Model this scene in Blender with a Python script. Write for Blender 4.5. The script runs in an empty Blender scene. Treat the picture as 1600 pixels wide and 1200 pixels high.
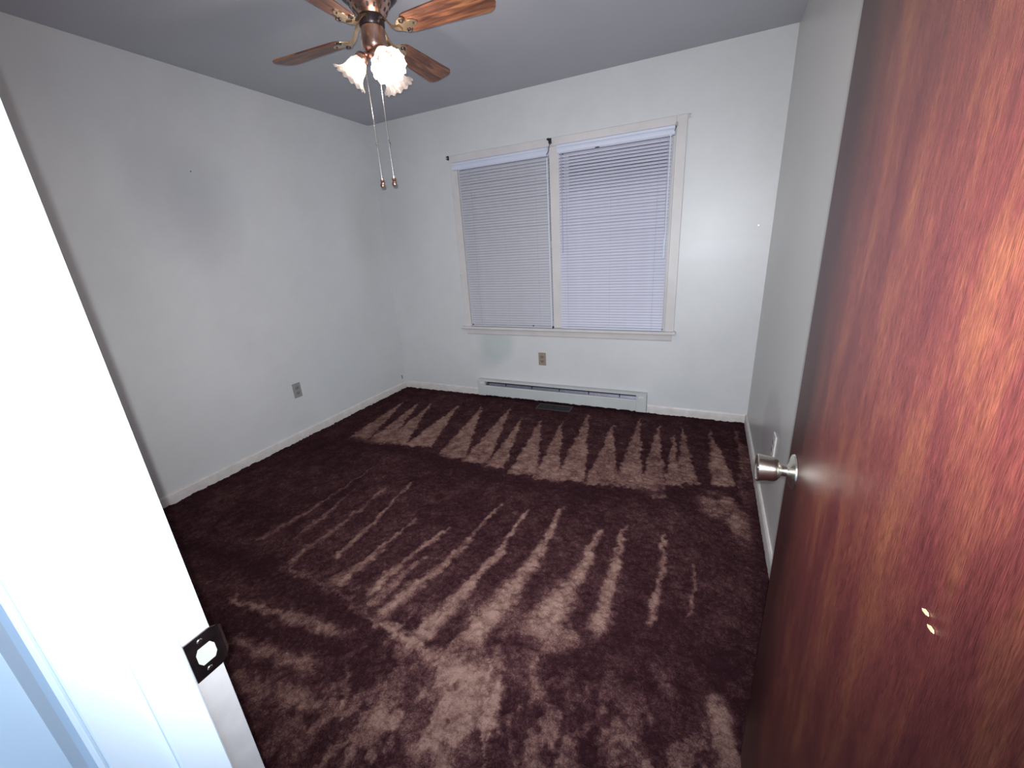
import bpy, bmesh, math, random
import numpy as np
from mathutils import Vector, Matrix
random.seed(7)
PI = math.pi
SC = bpy.context.scene
COL = SC.collection

# ------------------------------------------------------------------ camera
cam_d = bpy.data.cameras.new('camera')
cam = bpy.data.objects.new('camera', cam_d)
COL.objects.link(cam)
cam_d.sensor_fit = 'HORIZONTAL'
cam_d.sensor_width = 36.0
cam_d.lens = 14.3163
cam_d.clip_start = 0.01
cr = Vector((0.9047, 0.4218, -0.0606)).normalized()
cf = Vector((-0.4179, 0.8504, -0.3198)).normalized()
cu = cr.cross(cf).normalized()
cr = cf.cross(cu).normalized()
m = Matrix((cr, cu, -cf)).transposed().to_4x4()
m.translation = Vector((2.8532, 0.0258, 1.3539))
cam.matrix_world = m
SC.camera = cam

# ------------------------------------------------------------------ world, exposure, phone flash
w = bpy.data.worlds.new('world')
SC.world = w
w.use_nodes = True
w.node_tree.nodes['Background'].inputs[0].default_value = (0.30, 0.36, 0.55, 1)
w.node_tree.nodes['Background'].inputs[1].default_value = 0.08
SC.view_settings.view_transform = 'Standard'
SC.view_settings.look = 'None'
SC.view_settings.gamma = 1.0
SC.view_settings.use_curve_mapping = False
SC.view_settings.exposure = 0.0

def light(name, kind, loc, energy, color, **kw):
    d = bpy.data.lights.new(name, kind)
    d.energy = energy
    d.color = color
    for k, v in kw.items():
        setattr(d, k, v)
    o = bpy.data.objects.new(name, d)
    o.location = loc
    COL.objects.link(o)
    return o

# the phone's flash, beside its lens: a main beam and its weak wide spill
FLASH = (2.855, 0.0165, 1.368)
fl = light('phone_flash', 'SPOT', FLASH, 255.0, (0.93, 0.97, 1.0),
           spot_size=math.radians(122), spot_blend=1.0, shadow_soft_size=0.0035)
fl.rotation_euler = Vector((-0.42, 0.87, -0.22)).to_track_quat('-Z', 'Y').to_euler()
fs = light('phone_flash_spill', 'SPOT', FLASH, 8.0, (0.86, 0.93, 1.0),
           spot_size=math.radians(178), spot_blend=0.6, shadow_soft_size=0.0035)
fs.rotation_euler = Vector((-0.42, 0.87, 0.0)).to_track_quat('-Z', 'Y').to_euler()
f2 = light('door_fill_spot', 'SPOT', FLASH, 52.0, (1.0, 0.92, 0.84),
           spot_size=math.radians(104), spot_blend=1.0, shadow_soft_size=0.0035)
f2.rotation_euler = Vector((0.80, 0.72, 0.16)).to_track_quat('-Z', 'Y').to_euler()  # warm spot added to brighten the open door
# unseen cool lamp added to brighten the hall wall and casing
light('hall_fill_light', 'POINT', (3.05, -0.50, 1.95), 20.0, (0.74, 0.86, 1.0), shadow_soft_size=0.10)

# ------------------------------------------------------------------ room sizes
W, D, H = 3.189, 3.274, 2.44
YF, YH = 0.2035, 0.085          # room and hall faces of the front wall
XJ, XH = 2.325, 3.04           # strike jamb and hinge jamb faces
CY = 1.0                       # front end of the left wall (closet begins)

# ------------------------------------------------------------------ materials
def new_mat(name):
    mt = bpy.data.materials.new(name)
    mt.use_nodes = True
    nt = mt.node_tree
    return mt, nt, nt.nodes['Principled BSDF']

def N(nt, t, **kw):
    n = nt.nodes.new(t)
    for k, v in kw.items():
        setattr(n, k, v)
    return n

def noise(nt, scale, detail=3.0, rough=0.55, vec=None, dist=0.0):
    n = N(nt, 'ShaderNodeTexNoise')
    n.inputs['Scale'].default_value = scale
    n.inputs['Detail'].default_value = detail
    n.inputs['Roughness'].default_value = rough
    n.inputs['Distortion'].default_value = dist
    if vec: nt.links.new(vec, n.inputs['Vector'])
    return n

def objco(nt, scale=(1, 1, 1), rot=(0, 0, 0), loc=(0, 0, 0)):
    t = N(nt, 'ShaderNodeTexCoord')
    mp = N(nt, 'ShaderNodeMapping')
    mp.inputs['Scale'].default_value = scale
    mp.inputs['Rotation'].default_value = rot
    mp.inputs['Location'].default_value = loc
    nt.links.new(t.outputs['Object'], mp.inputs['Vector'])
    return mp.outputs['Vector']

def ramp(nt, fac, stops):
    r = N(nt, 'ShaderNodeValToRGB')
    el = r.color_ramp.elements
    while len(el) < len(stops): el.new(0.5)
    for e, (p, c) in zip(el, stops):
        e.position = p
        e.color = (c[0], c[1], c[2], 1)
    nt.links.new(fac, r.inputs['Fac'])
    return r.outputs['Color']

def mixc(nt, fac, a, b, mode='MIX'):
    x = N(nt, 'ShaderNodeMix', data_type='RGBA', blend_type=mode)
    for sock, v in ((x.inputs[0], fac), (x.inputs[6], a), (x.inputs[7], b)):
        if isinstance(v, (int, float)): sock.default_value = v
        elif isinstance(v, tuple): sock.default_value = (v[0], v[1], v[2], 1)
        else: nt.links.new(v, sock)
    return x.outputs[2]

def math_(nt, op, a, b=None, clamp=False):
    x = N(nt, 'ShaderNodeMath', operation=op)
    x.use_clamp = clamp
    for i, v in enumerate((a, b)):
        if v is None: continue
        if isinstance(v, (int, float)): x.inputs[i].default_value = v
        else: nt.links.new(v, x.inputs[i])
    return x.outputs[0]

def bump(nt, h, strength, dist, bs):
    b = N(nt, 'ShaderNodeBump')
    b.inputs['Strength'].default_value = strength
    b.inputs['Distance'].default_value = dist
    nt.links.new(h, b.inputs['Height'])
    nt.links.new(b.outputs['Normal'], bs.inputs['Normal'])

def simple(name, col, rough=0.5, metal=0.0, var=0.12, scale=12.0, bmp=0.0, spec=0.5):
    mt, nt, bs = new_mat(name)
    v = objco(nt)
    n = noise(nt, scale, 4, 0.6, v)
    a = tuple(c * (1 - var) for c in col); b = tuple(min(1, c * (1 + var)) for c in col)
    nt.links.new(ramp(nt, n.outputs['Fac'], [(0.3, a), (0.7, b)]), bs.inputs['Base Color'])
    bs.inputs['Roughness'].default_value = rough
    bs.inputs['Metallic'].default_value = metal
    bs.inputs['Specular IOR Level'].default_value = spec
    if bmp:
        n2 = noise(nt, scale * 14, 3, 0.6, v)
        bump(nt, n2.outputs['Fac'], bmp, 0.002, bs)
    return mt

def spot_mask(nt, vec, c, r, soft, axes=(1, 1, 1), wob=0.10):
    """soft-edged tint patch at point c in object space"""
    s = N(nt, 'ShaderNodeVectorMath', operation='SUBTRACT')
    nz = noise(nt, 6.0, 4, 0.6, vec)
    ad = N(nt, 'ShaderNodeVectorMath', operation='SCALE')
    nt.links.new(nz.outputs['Color'], ad.inputs[0]); ad.inputs['Scale'].default_value = wob
    a2 = N(nt, 'ShaderNodeVectorMath', operation='ADD')
    nt.links.new(vec, a2.inputs[0]); nt.links.new(ad.outputs[0], a2.inputs[1])
    nt.links.new(a2.outputs[0], s.inputs[0]); s.inputs[1].default_value = tuple(x + wob * .5 for x in c)
    ml = N(nt, 'ShaderNodeVectorMath', operation='MULTIPLY')
    nt.links.new(s.outputs[0], ml.inputs[0]); ml.inputs[1].default_value = axes
    ln = N(nt, 'ShaderNodeVectorMath', operation='LENGTH')
    nt.links.new(ml.outputs[0], ln.inputs[0])
    mr = N(nt, 'ShaderNodeMapRange')
    nt.links.new(ln.outputs['Value'], mr.inputs['Value'])
    mr.inputs['From Min'].default_value = r
    mr.inputs['From Max'].default_value = r + soft
    mr.inputs['To Min'].default_value = 1; mr.inputs['To Max'].default_value = 0
    return mr.outputs[0]

def wall_paint(name, base, rough, stains_and_sheen=(), spec=0.5):
    mt, nt, bs = new_mat(name)
    v = objco(nt)
    n = noise(nt, 1.1, 5, 0.6, v)
    b0 = tuple(c * 0.93 for c in base); b1 = tuple(min(1, c * 1.04) for c in base)
    col = ramp(nt, n.outputs['Fac'], [(0.32, b0), (0.68, b1)])
    n3 = noise(nt, 9.0, 5, 0.7, v)
    col = mixc(nt, 0.10, col, ramp(nt, n3.outputs['Fac'], [(0.35, (0.45, 0.45, 0.46)), (0.65, base)]))
    for c, r, soft, axes, tint, amt in stains_and_sheen:
        f = math_(nt, 'MULTIPLY', spot_mask(nt, v, c, r, soft, axes), amt)
        col = mixc(nt, f, col, tint)
    nt.links.new(col, bs.inputs['Base Color'])
    n2 = noise(nt, 2.2, 3, 0.5, v)
    mr = N(nt, 'ShaderNodeMapRange'); nt.links.new(n2.outputs['Fac'], mr.inputs['Value'])
    mr.inputs['To Min'].default_value = rough - 0.08; mr.inputs['To Max'].default_value = rough + 0.08
    nt.links.new(mr.outputs[0], bs.inputs['Roughness'])
    bs.inputs['Specular IOR Level'].default_value = spec
    nb = noise(nt, 150, 2, 0.5, v)
    bump(nt, nb.outputs['Fac'], 0.12, 0.0015, bs)
    return mt

M = {}
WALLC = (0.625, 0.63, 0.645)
M['wall_back'] = wall_paint('back_wall_paint', WALLC, 0.40, [
    ((1.12, D, .50), .13, .08, (1, .2, 1.1), (.42, .50, .49), .55),
    ((1.02, D, .36), .05, .10, (1, .2, 1), (.45, .50, .50), .35),
    ((2.90, D, 1.245), .22, .10, (1, .2, 4), (.72, .74, .78), .22),
    ((2.72, D, .20), .10, .12, (1, .2, 1.6), (.50, .55, .56), .30),
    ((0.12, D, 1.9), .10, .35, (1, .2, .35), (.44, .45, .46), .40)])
M['wall_left'] = wall_paint('left_wall_paint', WALLC, 0.50, [
    ((0, 1.62, 1.72), .06, .30, (.2, 1, .8), (.42, .43, .46), .55),
    ((0, 3.02, 1.55), .05, .22, (.2, 1, .45), (.46, .47, .46), .45),
    ((0, 2.45, .40), .15, .35, (.2, 1, 1), (.56, .60, .64), .45)])
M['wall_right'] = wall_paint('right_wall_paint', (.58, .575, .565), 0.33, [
    ((W, 2.2, .38), .22, .10, (.2, 1, 1.2), (.40, .37, .40), .6)])  # purplish carpet reflection painted low on the glossy wall
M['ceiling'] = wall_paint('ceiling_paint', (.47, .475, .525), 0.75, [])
M['trim'] = simple('trim_paint', (.60, .575, .575), 0.42, var=.06, scale=5)
M['base_trim'] = simple('baseboard_paint', (.62, .58, .57), 0.5, var=.10, scale=16, bmp=.1)
M['jamb'] = simple('jamb_paint', (.62, .71, .80), 0.42, var=.03, scale=4, bmp=.05)
M['rabbet'] = simple('worn_jamb_paint', (.36, .345, .35), 0.55, var=.16, scale=9, bmp=.05)
M['hall_wall'] = simple('hall_wall_paint', (.74, .86, .98), 0.5, var=.03, scale=3)
M['closet_brown'] = simple('brown_casing_paint', (.20, .165, .15), 0.5, var=.12, scale=10)
M['nickel'] = simple('worn_nickel', (.78, .76, .68), 0.20, 1.0, var=.10, scale=20)
M['dark_nickel'] = simple('tarnished_nickel', (.30, .29, .31), 0.24, 1.0, var=.35, scale=40)
M['plate_hole'] = simple('bare_wood_in_the_latch_hole', (.34, .36, .31), 0.6, var=.1, scale=60)
M['copper'] = simple('antique_copper', (.52, .33, .27), 0.28, 1.0, var=.12, scale=14)
M['dark_metal'] = simple('dark_bronze', (.045, .035, .038), 0.35, .7, var=.25, scale=20)
M['brass'] = simple('antique_brass', (.66, .50, .32), 0.26, 1.0, var=.15, scale=30)
M['slot'] = simple('vent_slot_black', (.02, .015, .015), 0.6, var=.1)
M['beige'] = simple('tan_plastic', (.30, .24, .20), 0.4, var=.06, scale=30)
M['grey_plastic'] = simple('grey_plastic', (.27, .27, .27), 0.4, var=.06, scale=30)
M['white_plastic'] = simple('white_plastic', (.62, .62, .60), 0.4, var=.06, scale=30)
M['black'] = simple('black_iron', (.025, .02, .022), 0.45, .3, var=.2, scale=40)
M['heater'] = simple('heater_enamel', (.50, .52, .52), 0.40, var=.05, scale=8)
M['fin'] = simple('aluminium_fins', (.25, .25, .33), 0.4, .8, var=.2, scale=60)
M['heater_dark'] = simple('heater_shadow_gap', (.02, .02, .028), 0.7, var=.2)
M['register'] = simple('register_dark_paint', (.028, .026, .028), 0.55, .1, var=.15, scale=30)
M['valance'] = simple('valance_vinyl', (.60, .63, .76), 0.35, var=.03, scale=6)
M['slat_left'] = simple('left_slat_enamel_shaded', (.50, .50, .56), 0.42, var=.05, scale=5)  # darker than the right: shade from the slats' tilt put into the colour
M['slat_right'] = simple('right_blind_slat_enamel', (.60, .60, .72), 0.42, var=.05, scale=5)
M['cord'] = simple('blind_cord', (.38, .38, .46), 0.8, var=.1, scale=80)
M['wand'] = simple('clear_plastic_wand', (.72, .78, .84), 0.15, var=.03, scale=20)
M['slab'] = simple('plywood_subfloor', (.25, .18, .11), 0.8, var=.2, scale=3)
M['chip'] = simple('bare_wood_chip', (.75, .52, .30), 0.6, var=.1)

def wood_door():
    mt, nt, bs = new_mat('red_mahogany_veneer')
    v = objco(nt, (1, 22, 1.6))
    n = noise(nt, 9.0, 6, 0.66, v, 0.1)
    v2 = objco(nt, (1, 190, 14))
    n2 = noise(nt, 5.0, 4, 0.65, v2, 0.2)
    v3 = objco(nt, (1, 4.5, 1.1))
    n3 = noise(nt, 4.0, 5, 0.7, v3, 0.2)
    col = ramp(nt, n3.outputs['Fac'], [(0.30, (.068, .013, .018)), (0.5, (.110, .026, .024)), (0.72, (.175, .059, .032))])
    col = mixc(nt, 0.55, col, ramp(nt, n.outputs['Fac'], [(0.35, (.45, .42, .42)), (0.65, (.92, .90, .88))]), 'MULTIPLY')
    col = mixc(nt, 1.0, col, ramp(nt, n2.outputs['Fac'], [(0.38, (.62, .56, .56)), (0.60, (1.30, 1.30, 1.28))]), 'MULTIPLY')
    # the veneer darkens towards the free edge
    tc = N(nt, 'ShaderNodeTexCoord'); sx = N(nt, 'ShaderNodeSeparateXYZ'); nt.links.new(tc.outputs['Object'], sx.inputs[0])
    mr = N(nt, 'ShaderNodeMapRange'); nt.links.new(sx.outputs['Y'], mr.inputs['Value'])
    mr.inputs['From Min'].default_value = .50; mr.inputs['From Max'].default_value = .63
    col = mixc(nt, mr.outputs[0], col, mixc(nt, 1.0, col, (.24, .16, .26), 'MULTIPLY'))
    nt.links.new(col, bs.inputs['Base Color'])
    bs.inputs['Roughness'].default_value = 0.37
    bs.inputs['Specular IOR Level'].default_value = 0.70
    bs.inputs['Specular Tint'].default_value = (1.0, .78, .66, 1)
    bump(nt, n2.outputs['Fac'], 0.35, 0.0015, bs)
    return mt
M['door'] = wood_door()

def wood_blade():
    mt, nt, bs = new_mat('oak_blade_veneer')
    v = objco(nt, (1.2, 16, 1))
    n = noise(nt, 3.0, 5, 0.6, v, 1.2)
    col = ramp(nt, n.outputs['Fac'], [(0.34, (.035, .013, .010)), (0.5, (.125, .048, .026)), (0.66, (.27, .115, .050))])
    nt.links.new(col, bs.inputs['Base Color'])
    bs.inputs['Roughness'].default_value = 0.38
    return mt
M['blade'] = wood_blade()

def glass_shade():
    mt, nt, bs = new_mat('frosted_bell_glass')
    for n_ in list(nt.nodes): nt.nodes.remove(n_)
    out = N(nt, 'ShaderNodeOutputMaterial')
    tr = N(nt, 'ShaderNodeBsdfTranslucent'); tr.inputs[0].default_value = (.32, .28, .27, 1)
    df = N(nt, 'ShaderNodeBsdfDiffuse'); df.inputs[0].default_value = (.40, .37, .36, 1)
    tp = N(nt, 'ShaderNodeBsdfTransparent'); tp.inputs[0].default_value = (.93, .92, .92, 1)
    gl = N(nt, 'ShaderNodeBsdfGlossy'); gl.inputs[1].default_value = .12
    nz = noise(nt, 60, 3, .6, objco(nt))
    fr = ramp(nt, nz.outputs['Fac'], [(.35, (.45, .45, .45)), (.65, (.75, .75, .75))])
    m1 = N(nt, 'ShaderNodeMixShader'); nt.links.new(fr, m1.inputs[0])
    nt.links.new(df.outputs[0], m1.inputs[1]); nt.links.new(tr.outputs[0], m1.inputs[2])
    m2 = N(nt, 'ShaderNodeMixShader'); m2.inputs[0].default_value = .42
    nt.links.new(m1.outputs[0], m2.inputs[1]); nt.links.new(tp.outputs[0], m2.inputs[2])
    m3 = N(nt, 'ShaderNodeMixShader'); m3.inputs[0].default_value = .10
    nt.links.new(m2.outputs[0], m3.inputs[1]); nt.links.new(gl.outputs[0], m3.inputs[2])
    nt.links.new(m3.outputs[0], out.inputs[0])
    return mt
M['shade'] = glass_shade()

def emis(name, col, s):
    mt, nt, bs = new_mat(name)
    bs.inputs['Base Color'].default_value = (.9, .9, .9, 1)
    bs.inputs['Emission Color'].default_value = (*col, 1)
    bs.inputs['Emission Strength'].default_value = s
    return mt
M['bulb'] = emis('lit_bulb', (1.0, .93, .88), 14.0)
M['bulb_off'] = emis('dim_bulb', (1.0, .85, .75), 1.2)

def pane():
    mt, nt, bs = new_mat('window_glass')
    bs.inputs['Base Color'].default_value = (.9, .95, .95, 1)
    bs.inputs['Roughness'].default_value = .03
    bs.inputs['Transmission Weight'].default_value = 1.0
    bs.inputs['IOR'].default_value = 1.45
    return mt
M['glass'] = pane()

def carpet_mat():
    mt, nt, bs = new_mat('plush_carpet_pile')
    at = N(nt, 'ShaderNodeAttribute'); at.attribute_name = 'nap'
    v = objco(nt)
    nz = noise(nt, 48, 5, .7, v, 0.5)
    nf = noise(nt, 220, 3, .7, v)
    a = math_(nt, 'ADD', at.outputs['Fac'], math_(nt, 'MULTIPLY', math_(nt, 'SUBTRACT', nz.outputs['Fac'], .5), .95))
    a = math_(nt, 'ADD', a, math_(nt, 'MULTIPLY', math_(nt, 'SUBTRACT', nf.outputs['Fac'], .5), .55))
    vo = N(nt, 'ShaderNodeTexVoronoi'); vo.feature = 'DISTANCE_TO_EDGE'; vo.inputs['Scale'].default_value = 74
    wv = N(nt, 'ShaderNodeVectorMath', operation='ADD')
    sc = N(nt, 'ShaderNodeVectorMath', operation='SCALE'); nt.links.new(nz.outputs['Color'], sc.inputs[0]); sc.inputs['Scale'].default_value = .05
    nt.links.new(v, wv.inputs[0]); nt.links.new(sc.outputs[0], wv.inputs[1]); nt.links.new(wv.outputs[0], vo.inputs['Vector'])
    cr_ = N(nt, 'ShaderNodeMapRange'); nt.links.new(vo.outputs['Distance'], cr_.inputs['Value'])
    cr_.inputs['From Max'].default_value = .16; cr_.inputs['To Min'].default_value = -.17; cr_.inputs['To Max'].default_value = .03  # dark cracks paint the shade between tufts into the colour
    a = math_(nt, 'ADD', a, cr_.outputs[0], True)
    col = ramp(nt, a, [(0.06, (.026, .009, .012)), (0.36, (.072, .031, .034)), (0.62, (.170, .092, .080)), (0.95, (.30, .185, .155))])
    nt.links.new(col, bs.inputs['Base Color'])
    bs.inputs['Roughness'].default_value = .95
    bs.inputs['Specular IOR Level'].default_value = .05
    bump(nt, nf.outputs['Fac'], .8, .006, bs)
    return mt
M['carpet'] = carpet_mat()

# ------------------------------------------------------------------ mesh helpers
def obj(name, bm, mat, parent=None, smooth=False, loc=None):
    me = bpy.data.meshes.new(name)
    bmesh.ops.recalc_face_normals(bm, faces=bm.faces)
    bm.to_mesh(me); bm.free()
    me.materials.append(mat)
    if smooth:
        for p in me.polygons: p.use_smooth = True
        try: me.set_sharp_from_angle(angle=math.radians(38))
        except Exception: pass
    o = bpy.data.objects.new(name, me)
    COL.objects.link(o)
    if parent: o.parent = parent
    if loc: o.location = loc
    return o

def thing(name, label, cat, loc=(0, 0, 0), rotz=0, group=None):
    o = bpy.data.objects.new(name, None)
    o.empty_display_size = .05
    o.location = loc; o.rotation_euler = (0, 0, rotz)
    COL.objects.link(o)
    o['label'] = label; o['category'] = cat
    if group: o['group'] = group
    return o

def structure(name, label=None):
    o = bpy.data.objects.new(name, None)
    o.empty_display_size = .05
    COL.objects.link(o)
    o['kind'] = 'structure'
    if label: o['label'] = label
    return o

def tag_structure(o, label=None):
    o['kind'] = 'structure'
    if label: o['label'] = label
    return o

def box(bm, lo, hi, bev=0.0, mtx=None, seg=1):
    vs = [bm.verts.new((x, y, z)) for x in (lo[0], hi[0]) for y in (lo[1], hi[1]) for z in (lo[2], hi[2])]
    F = [(0, 1, 3, 2), (4, 6, 7, 5), (0, 4, 5, 1), (2, 3, 7, 6), (0, 2, 6, 4), (1, 5, 7, 3)]
    fs = [bm.faces.new([vs[i] for i in f]) for f in F]
    if bev:
        es = list({e for f in fs for e in f.edges})
        r = bmesh.ops.bevel(bm, geom=es, offset=bev, segments=seg, affect='EDGES', profile=.5)
        vs = list({v for f in r['faces'] for v in f.verts} | {v for v in vs if v.is_valid})
    if mtx: bmesh.ops.transform(bm, matrix=mtx, verts=[v for v in vs if v.is_valid])
    return bm

def B(lo, hi, bev=0.0, seg=1): return box(bmesh.new(), lo, hi, bev, None, seg)

def lathe(bm, prof, n=32, mtx=None, rim=None, cap0=False, cap1=False):
    rings = []
    for i, (r, z) in enumerate(prof):
        ring = []
        for k in range(n):
            a = 2 * PI * k / n
            rr = r if rim is None else rim(i, a, r)
            zz = z
            if isinstance(rr, tuple): rr, dz = rr; zz += dz
            ring.append(bm.verts.new((rr * math.cos(a), rr * math.sin(a), zz)))
        rings.append(ring)
    for i in range(len(rings) - 1):
        for k in range(n):
            bm.faces.new((rings[i][k], rings[i][(k + 1) % n], rings[i + 1][(k + 1) % n], rings[i + 1][k]))
    if cap0: bm.faces.new(rings[0])
    if cap1: bm.faces.new(rings[-1])
    if mtx: bmesh.ops.transform(bm, matrix=mtx, verts=[v for r in rings for v in r])
    return bm

def tube(bm, pts, r, n=8, caps=True):
    pts = [Vector(p) for p in pts]
    rings = []
    for i, p in enumerate(pts):
        d = (pts[min(i + 1, len(pts) - 1)] - pts[max(i - 1, 0)]).normalized()
        up = Vector((0, 0, 1)) if abs(d.z) < .95 else Vector((1, 0, 0))
        a = d.cross(up).normalized(); b = d.cross(a).normalized()
        rr = r[i] if isinstance(r, (list, tuple)) else r
        rings.append([bm.verts.new(p + (a * math.cos(2 * PI * k / n) + b * math.sin(2 * PI * k / n)) * rr) for k in range(n)])
    for i in range(len(rings) - 1):
        for k in range(n):
            bm.faces.new((rings[i][k], rings[i][(k + 1) % n], rings[i + 1][(k + 1) % n], rings[i + 1][k]))
    if caps:
        bm.faces.new(rings[0]); bm.faces.new(rings[-1])
    return bm

def prism(bm, pts, depth, bev=0.0, mtx=None):
    """outline in XY, extruded from z=0 to z=depth"""
    a = [bm.verts.new((x, y, 0)) for x, y in pts]
    b = [bm.verts.new((x, y, depth)) for x, y in pts]
    n = len(pts)
    fs = [bm.faces.new(a[::-1]), bm.faces.new(b)]
    for i in range(n): fs.append(bm.faces.new((a[i], a[(i + 1) % n], b[(i + 1) % n], b[i])))
    vs = a + b
    if bev:
        es = list(set(fs[0].edges) | set(fs[1].edges))
        r = bmesh.ops.bevel(bm, geom=es, offset=bev, segments=1, affect='EDGES')
        vs = list({v for v in vs if v.is_valid} | {v for f in r['faces'] for v in f.verts})
    if mtx: bmesh.ops.transform(bm, matrix=mtx, verts=vs)
    return bm

def copy_tree(o, parent=None):
    c = o.copy(); COL.objects.link(c)
    if parent: c.parent = parent
    for ch in list(o.children): copy_tree(ch, c)
    return c

def extrude_profile(bm, prof, p0, p1, out, up=Vector((0, 0, 1))):
    """profile (d, z) pairs swept from p0 to p1; d goes along 'out'"""
    p0, p1, out = Vector(p0), Vector(p1), Vector(out)
    a = [bm.verts.new(p0 + out * d + up * z) for d, z in prof]
    b = [bm.verts.new(p1 + out * d + up * z) for d, z in prof]
    n = len(prof)
    for i in range(n): bm.faces.new((a[i], a[(i + 1) % n], b[(i + 1) % n], b[i]))
    bm.faces.new(a); bm.faces.new(b[::-1])
    return bm

# ================================================================== THE SHELL
T = .12
tag_structure(obj('floor', B((-.75, -1.5, -.14), (W + .2, D + T, -.022)), M['slab']), 'wooden subfloor beneath the brown carpet')
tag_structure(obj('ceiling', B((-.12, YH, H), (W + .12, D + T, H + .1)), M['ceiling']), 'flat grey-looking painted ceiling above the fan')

# back wall with the window opening
WX0, WX1, WZ0, WZ1 = .885, 2.575, .680, 2.035
bm = bmesh.new()
box(bm, (-T, D, -.1), (WX0, D + T, H)); box(bm, (WX1, D, -.1), (W + T, D + T, H))
box(bm, (WX0, D, -.1), (WX1, D + T, WZ0)); box(bm, (WX0, D, WZ1), (WX1, D + T, H))
tag_structure(obj('wall_back', bm, M['wall_back']), 'off-white painted wall holding the window')
tag_structure(obj('wall_left', B((-T, YH, -.1), (0, D, H)), M['wall_left']), 'plain off-white wall left of the window wall')
tag_structure(obj('wall_right', B((W, YH, -.1), (W + T, D, H)), M['wall_right']), 'grey off-white wall behind the open wooden door')
bm = bmesh.new()
box(bm, (0, YH, -.1), (XJ - .02, YF, H)); box(bm, (XH + .02, YH, -.1), (W, YF, H)); box(bm, (XJ - .02, YH, 2.07), (XH + .02, YF, H))
tag_structure(obj('wall_front', bm, M['wall_left']), 'wall around the doorway the room is seen through')
# hallway shell around the camera
bm = bmesh.new()
box(bm, (1.95, -1.5, -.1), (2.065, YH, H)); box(bm, (W + .06, -1.5, -.1), (W + .16, YH, H)); box(bm, (1.95, -1.6, -.1), (W + .16, -1.5, H))
tag_structure(obj('wall_hall', bm, M['hall_wall']), 'pale hallway wall at the extreme left edge')
tag_structure(obj('ceiling_hall', B((1.95, -1.5, H), (W + .16, YH, H + .1)), M['ceiling']))

# baseboards
BB = [(0, -.02), (0, .062), (.006, .062), (.011, .052), (.013, .03), (.013, -.02)]
tag_structure(obj('baseboard_left', extrude_profile(bmesh.new(), BB, (0, YF, 0), (0, D, 0), (1, 0, 0)), M['base_trim']), 'low white baseboard along the left wall')
b = thing('baseboard_back', '', ''); del b['label']; del b['category']; b['kind'] = 'structure'; b['label'] = 'low white baseboard either side of the heater'
obj('left_run', extrude_profile(bmesh.new(), BB, (.013, D, 0), (.915, D, 0), (0, -1, 0)), M['base_trim'], b)
obj('right_run', extrude_profile(bmesh.new(), BB, (2.476, D, 0), (W - .013, D, 0), (0, -1, 0)), M['base_trim'], b)
tag_structure(obj('baseboard_right', extrude_profile(bmesh.new(), BB, (W, YF, 0), (W, D, 0), (-1, 0, 0)), M['base_trim']), 'low white baseboard along the right wall')

# ================================================================== CARPET
NAP_TRI = [((0.275, 2.867), (0.369, 2.039), (0.566, 2.069), 1.0), ((0.434, 2.913), (0.571, 2.053), (0.76, 2.082), 1.0), ((0.572, 2.913), (0.718, 2.101), (0.903, 2.129), 1.0), ((0.863, 2.921), (0.902, 2.136), (1.108, 2.173), 1.0), ((1.094, 2.953), (1.236, 2.06), (1.44, 2.101), 1.0), ((1.354, 2.994), (1.443, 2.057), (1.621, 2.091), 1.0), ((1.533, 2.878), (1.621, 2.065), (1.745, 2.081), 1.0), ((1.708, 2.837), (1.809, 2.033), (1.978, 2.068), 1.0), ((1.887, 2.863), (1.977, 2.019), (2.13, 2.05), 1.0), ((2.038, 3.064), (2.118, 2.051), (2.282, 2.087), 1.0), ((2.273, 2.925), (2.293, 2.079), (2.465, 2.118), 1.0), ((2.45, 3.067), (2.445, 2.1), (2.605, 2.136), 1.0), ((2.597, 3.026), (2.593, 2.058), (2.737, 2.091), 1.0), ((2.71, 2.928), (2.71, 2.21), (2.812, 2.225), 1.0), ((2.764, 3.024), (2.793, 2.273), (2.895, 2.287), 1.0), ((2.952, 3.031), (2.971, 2.303), (3.088, 2.324), 1.0), ((3.114, 3.083), (3.139, 2.395), (3.247, 2.412), 1.0)]
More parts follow.
